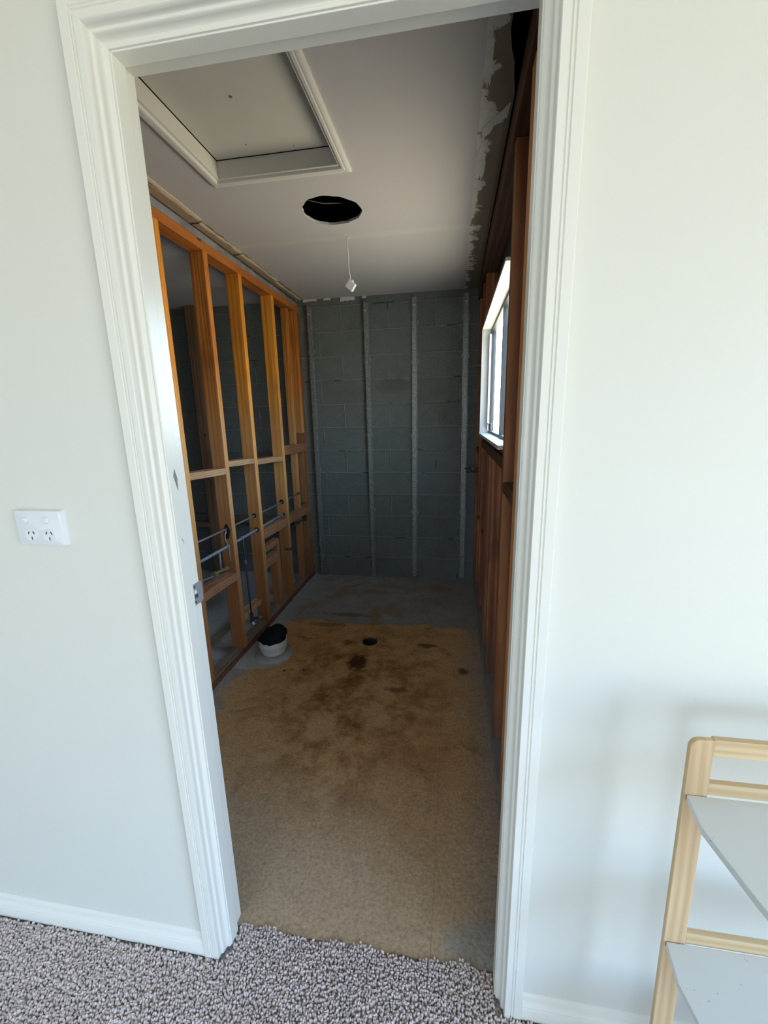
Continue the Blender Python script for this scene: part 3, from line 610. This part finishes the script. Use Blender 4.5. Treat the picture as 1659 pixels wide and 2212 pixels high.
# plaster crumbs hanging on top of the block wall
for i, (px0, px1, hh, lab) in enumerate(((-.628, -.520, .020, 'white plaster crumb in the far left ceiling corner'), (-.455, -.405, .017, 'small white plaster crumb right of the corner one'), (-.318, -.205, .030, 'largest white plaster crumb below the hanging cable'), (-.140, -.110, .018, 'tiny white plaster crumb above the second steel channel'))):
    poly = [(px0, ZC - .001), (px1, ZC - .001)] + jag((px1 + .004, ZC - hh * .7), (px0 - .002, ZC - hh), 9, .0035)
    shred('plaster_crumb', poly, D - .014, D - .0005, M_plaster, lab, 'plaster', 'plaster crumbs on the block wall top', axis='y')

# ------------------------------------------------------------------ ceiling hatch
ht = empty('ceiling_hatch', ((HX0 + HX1) / 2, (HY0 + HY1) / 2, ZC), 'square white manhole hatch with moulded frame recessed in the bathroom ceiling', 'hatch')
ZP = 2.409
for (x0, x1, y0, y1) in ((HX0 - .001, HX0 + .012, HY0, HY1), (HX1 - .012, HX1 + .001, HY0, HY1), (HX0 + .012, HX1 - .012, HY1 - .012, HY1 + .001), (HX0 + .012, HX1 - .012, HY0 - .001, HY0 + .012)):
    MB().box(x0, x1, y0, y1, ZC - .004, ZP + .002).build('reveal', M_winpaint if False else flat('hatch paint', (0.60, 0.575, 0.53), .7, var=.05, scale=6), ht, bevel=.001)
TP = [(-.003, -.004), (.000, -.013), (.004, -.0145), (.010, -.0150), (.0125, -.0125), (.0145, -.0125), (.017, -.0140), (.030, -.0120), (.034, -.008), (.034, -.0002), (-.003, -.0002)]
def ring_pt(c, u, v):
    sx_, sy_ = c; return ((HX0 - u) if sx_ < 0 else (HX1 + u), (HY0 - u) if sy_ < 0 else (HY1 + u), ZC + v)
Mh = flat('hatch trim paint', (0.62, 0.59, 0.57), .6, var=.05, scale=8)
cs = [(-1, -1), (1, -1), (1, 1), (-1, 1)]
for i in range(4):
    MB().rings([[ring_pt(cs[i], u, v) for u, v in TP], [ring_pt(cs[(i + 1) % 4], u, v) for u, v in TP]]).build('frame_moulding', Mh, ht, smooth=True)
n = N('hatch panel paint', .8, .2); X = n.xyz(); c = n.mix(n.noise(5, 5), (0.47, 0.45, 0.42), (0.56, 0.535, 0.50))
for (bx, by, br) in ((-.125, .70, .006), (-.02, .97, .003), (-.19, .93, .003)): c = n.mix(n.blob(X[0], X[1], bx, by, br, br, n.noise(90, 2), .8, .2), c, (.12, .10, .09))
n.col(c)
MB().box(HX0 + .0155, HX1 - .0155, HY0 + .0155, HY1 - .0155, ZP + .003, ZP + .013).build('hatch_panel', n.m, ht)

# ------------------------------------------------------------------ cable in the fan hole, pendant cable
cb = MB().tube([(-.16, 1.36, 2.42), (-.10, 1.375, 2.415), (-.04, 1.41, 2.412), (.02, 1.46, 2.43), (.05, 1.62, 2.5)], .0022, 8).build('electric_cable', flat('grey dusty cable', (.10, .105, .12), .7), smooth='all')
props(cb, 'thin grey cable crossing inside the round ceiling hole', 'cable')
pc = empty('pendant_cable', (.013, 1.656, ZC), 'white electric cable hanging from the ceiling with a taped junction block', 'cable')
MB().tube([(.013, 1.656, ZC + .05), (.013, 1.656, ZC), (.010, 1.655, 2.31), (.014, 1.655, 2.25), (.012, 1.656, 2.20), (.018, 1.656, 2.165), (.021, 1.656, 2.150)], .0032, 10).build('cord', M_cable, pc, smooth='all')
MB().box(.004, .024, 1.648, 1.664, ZC - .0035, ZC - .0002).build('ceiling_clip', M_plaster, pc, bevel=.001)
rot = Matrix.Rotation(math.radians(40), 4, 'Y') @ Matrix.Rotation(math.radians(18), 4, 'X')
jb = MB().box(-.024, .022, -.012, .012, -.022, .020); jb.v = [tuple(rot @ Vector(v) + Vector((.024, 1.652, 2.117))) for v in jb.v]
jb.build('junction_block', M_plastic, pc, bevel=.003, label='glossy white terminal block')
jt = MB()
for (a, b_, c_, r_) in ((-.004, 0, .022, .012), (-.016, -.002, .006, .010), (.012, .0, .018, .009), (.026, .001, .002, .0065)):
    q = MB().lathe([(r_ * .5, -r_), (r_, -r_ * .3), (r_ * .95, r_ * .5), (r_ * .4, r_)], (a + .018, 1.654 + b_, 2.120 + c_), 9); o_ = len(jt.v); jt.v += q.v; jt.f += [tuple(i + o_ for i in f) for f in q.f]
jt.build('tape', M_cable, pc, smooth='all', label='crumpled tape round the joint')

# ------------------------------------------------------------------ waste pipe, drain, wall stubs
tp = empty('toilet_waste_pipe', (-.50, 1.42, 0), 'white waste pipe stub by the left frame stuffed with a black plastic bag', 'pipe')
cx_, cy_ = -.500, 1.425
col = MB().lathe([(.118, 0), (.112, .010), (.094, .016), (.080, .018), (.075, .012)], (cx_ + .004, cy_ - .008, 0), 36)
col.v = [(x + .004 * math.sin(x * 90 + y * 40), y + .004 * math.cos(y * 80), z) for x, y, z in col.v]; col.build('cement_collar', M_cement, tp, smooth=True)
MB().lathe([(.074, .008), (.074, .040), (.083, .044), (.085, .048), (.085, .062), (.088, .066), (.088, .074), (.086, .078), (.086, .096), (.081, .099), (.078, .096), (.078, .03)], (cx_, cy_, 0), 40).build('pipe_socket', M_pvc, tp, smooth=True)
bg_ = bmesh.new(); bmesh.ops.create_icosphere(bg_, subdivisions=4, radius=1.0)
from mathutils import noise as mn
for v in bg_.verts:
    d = v.co.normalized(); k = 1 + .13 * mn.noise(d * 2.2 + Vector((3, 1, 2))) + .05 * mn.noise(d * 6)
    v.co = Vector((cx_ + .088 * d.x * k, cy_ + .084 * d.y * k, .104 + (.068 if d.z > 0 else .006) * d.z * k + (.024 if d.z > 0 else .004) * d.x + .010 * d.y))
mb = bpy.data.meshes.new('bag'); bg_.to_mesh(mb); bg_.free(); mb.materials.append(M_bag)
for p in mb.polygons: p.use_smooth = True
lk(bpy.data.objects.new('plastic_bag', mb), tp)['label'] = 'black crumpled plastic bag'
dr = empty('floor_drain', (.069, 1.625, 0), 'round dark open floor drain with a jagged rim in the slab', 'drain')
MB().lathe([(.0465, -.075), (.0465, -.004), (.044, -.004), (.044, -.074), (.0, -.074)], (.069, 1.625, 0), 36).build('drain_pipe', M_dark, dr, smooth=True)
rm = []
for k in range(44):
    a = 2 * math.pi * k / 44; r_ = .047 if k % 2 else .040 + R.uniform(-.002, .002); rm.append((.069 + r_ * math.cos(a), 1.625 + r_ * math.sin(a)))
mbr = MB(); b0 = 0
outer = [(.069 + .052 * math.cos(2 * math.pi * k / 44), 1.625 + .052 * math.sin(2 * math.pi * k / 44)) for k in range(44)]
mbr.v = [(x, y, .0012) for x, y in outer] + [(x, y, .0002) for x, y in rm]
mbr.f = [(k, (k + 1) % 44, 44 + (k + 1) % 44, 44 + k) for k in range(44)]
mbr.build('rim', flat('dark mortar rim', (.07, .05, .035), .9), dr)
# tap stubs sticking out of the right frame near the block wall
def stub(y, z, x0, ln, two, label):
    r_ = empty('tap_stub', (x0, y, z), label, 'pipe fitting')
    m = MB().tube([(x0 + .07, y, z), (x0 - ln, y, z)], .006, 10)
    if two: m.tube([(x0 + .07, y + .03, z - .03), (x0 - ln * .8, y + .03, z - .03)], .006, 10)
    m.build('tube', M_pipe_dark if two else M_brass, r_, smooth=True)
    MB().tube([(x0 - .01, y, z), (x0 + .012, y, z)], .012, 8).build('nut', M_brass, r_, smooth=True)
stub(2.56, 1.008, XR - .03, .065, True, 'pair of dark pipe stubs poking out beside the rightmost steel channel')
stub(2.58, 1.775, XR - .02, .030, False, 'small pipe stub poking out level with the window near the block wall')

# ------------------------------------------------------------------ power outlet
po = empty('power_outlet', (-.305, YW, 1.194), 'white double power outlet with two rocker switches on the cream wall', 'power outlet')
x0, x1, z0, z1 = -.3605, -.2505, 1.158, 1.230
def rr_(x0, x1, z0, z1, y, r=.004, n=5):
    P = []
    for (cx, cz, a0) in ((x1 - r, z1 - r, 0), (x0 + r, z1 - r, 90), (x0 + r, z0 + r, 180), (x1 - r, z0 + r, 270)):
        for k in range(n): a = math.radians(a0 + 90 * k / (n - 1)); P.append((cx + r * math.cos(a), y, cz + r * math.sin(a)))
    return P
MB().rings([rr_(x0 - .004, x1 + .004, z0 - .004, z1 + .004, YW), rr_(x0 - .004, x1 + .004, z0 - .004, z1 + .004, YW - .007), rr_(x0 - .0025, x1 + .0025, z0 - .0025, z1 + .0025, YW - .0125), rr_(x0, x1, z0, z1, YW - .014)]).build('cover_plate', M_plastic, po, smooth=True)
for (sx0, t_) in ((-.335, 8), (-.282, -8)):
    q = MB().lathe([(.0068, .001), (.0072, -.0035), (.0062, -.0048), (.002, -.0052)], (0, 0, 0), 20, 'y'); m4 = Matrix.Rotation(math.radians(t_ * 1.6), 4, 'X')
    q.v = [tuple(m4 @ Vector(v) + Vector((sx0, YW - .0138, 1.213))) for v in q.v]; q.build('rocker_switch', M_plastic, po, smooth=True)
for cx in (-.3265, -.2815):
    cz = 1.1795
    sk = MB().lathe([(.0145, .0006), (.0143, -.0012), (.0130, -.0012), (.0126, -.0004), (.003, -.0004)], (cx, YW - .014, cz), 28, 'y').build('socket_face', M_plastic, po, smooth=True)
    for (dx, dz, an) in ((-.0062, .0048, 28), (.0062, .0048, -28), (0, -.0075, 0)):
        q = MB().box(-.0009, .0009, -.0007, .0004, -.0036, .0036); m4 = Matrix.Rotation(math.radians(an), 4, 'Y')
        q.v = [tuple(m4 @ Vector(v) + Vector((cx + dx, YW - .0146, cz + dz))) for v in q.v]; q.build('slot', M_slot, sk)

# ------------------------------------------------------------------ bamboo ladder shelf
ls = empty('ladder_shelf', (1.23, -.15, 0), 'bamboo ladder shelf with white shelves standing against the cream wall', 'shelf')
LT, LB = -.143, -.172            # y of the frame at top and at the floor
def legy(z): return LB + (LT - LB) * z / .90
def leg(xa, xb, flip):
    path = [(0, 0.0), (1, .90)]
    P = [(xa, 0.0), (xb, 0.0), (xb, .905)] ; 
    if not flip: P = [(xa, 0.0), (xb, 0.0), (xb, .902)] + [(xa + .016 + .016 * math.cos(a), .886 + .016 * math.sin(a)) for a in [math.radians(t) for t in range(90, 181, 15)]]
    else: P = [(xa, 0.0), (xb, 0.0)] + [(xb - .016 + .016 * math.cos(a), .886 + .016 * math.sin(a)) for a in [math.radians(t) for t in range(0, 91, 15)]] + [(xa, .902)]
    m = MB().rings([[(x, legy(z), z) for x, z in P], [(x, legy(z) + .009, z) for x, z in P]])
    m.build('leg', M_bamboo, ls, bevel=.0015)
leg(.966, 1.001, False); leg(1.46, 1.495, True)
def rail(z0, z1, dy=0.002):
    MB().rings([[(1.001, legy(z0) + dy, z0), (1.001, legy(z0) + dy + .011, z0), (1.001, legy(z1) + dy + .011, z1), (1.001, legy(z1) + dy, z1)], [(1.46, legy(z0) + dy, z0), (1.46, legy(z0) + dy + .011, z0), (1.46, legy(z1) + dy + .011, z1), (1.46, legy(z1) + dy, z1)]]).build('rail', M_bamboo_x, ls, bevel=.0015)
rail(.872, .902); rail(.800, .822); rail(.492, .515); rail(.180, .203)
for (z, dep) in ((.800, .20), (.495, .24), (.185, .27)):
    y0 = legy(z) - .001
    P = [(.970, y0), (.962, y0 - .058), (.978, y0 - .158), (.989, y0 - dep), (1.472, y0 - dep), (1.483, y0 - .158), (1.499, y0 - .058), (1.491, y0)]
    MB().prism(P, 'z', z - .012, z).build('shelf', M_shelf, ls, bevel=.001)
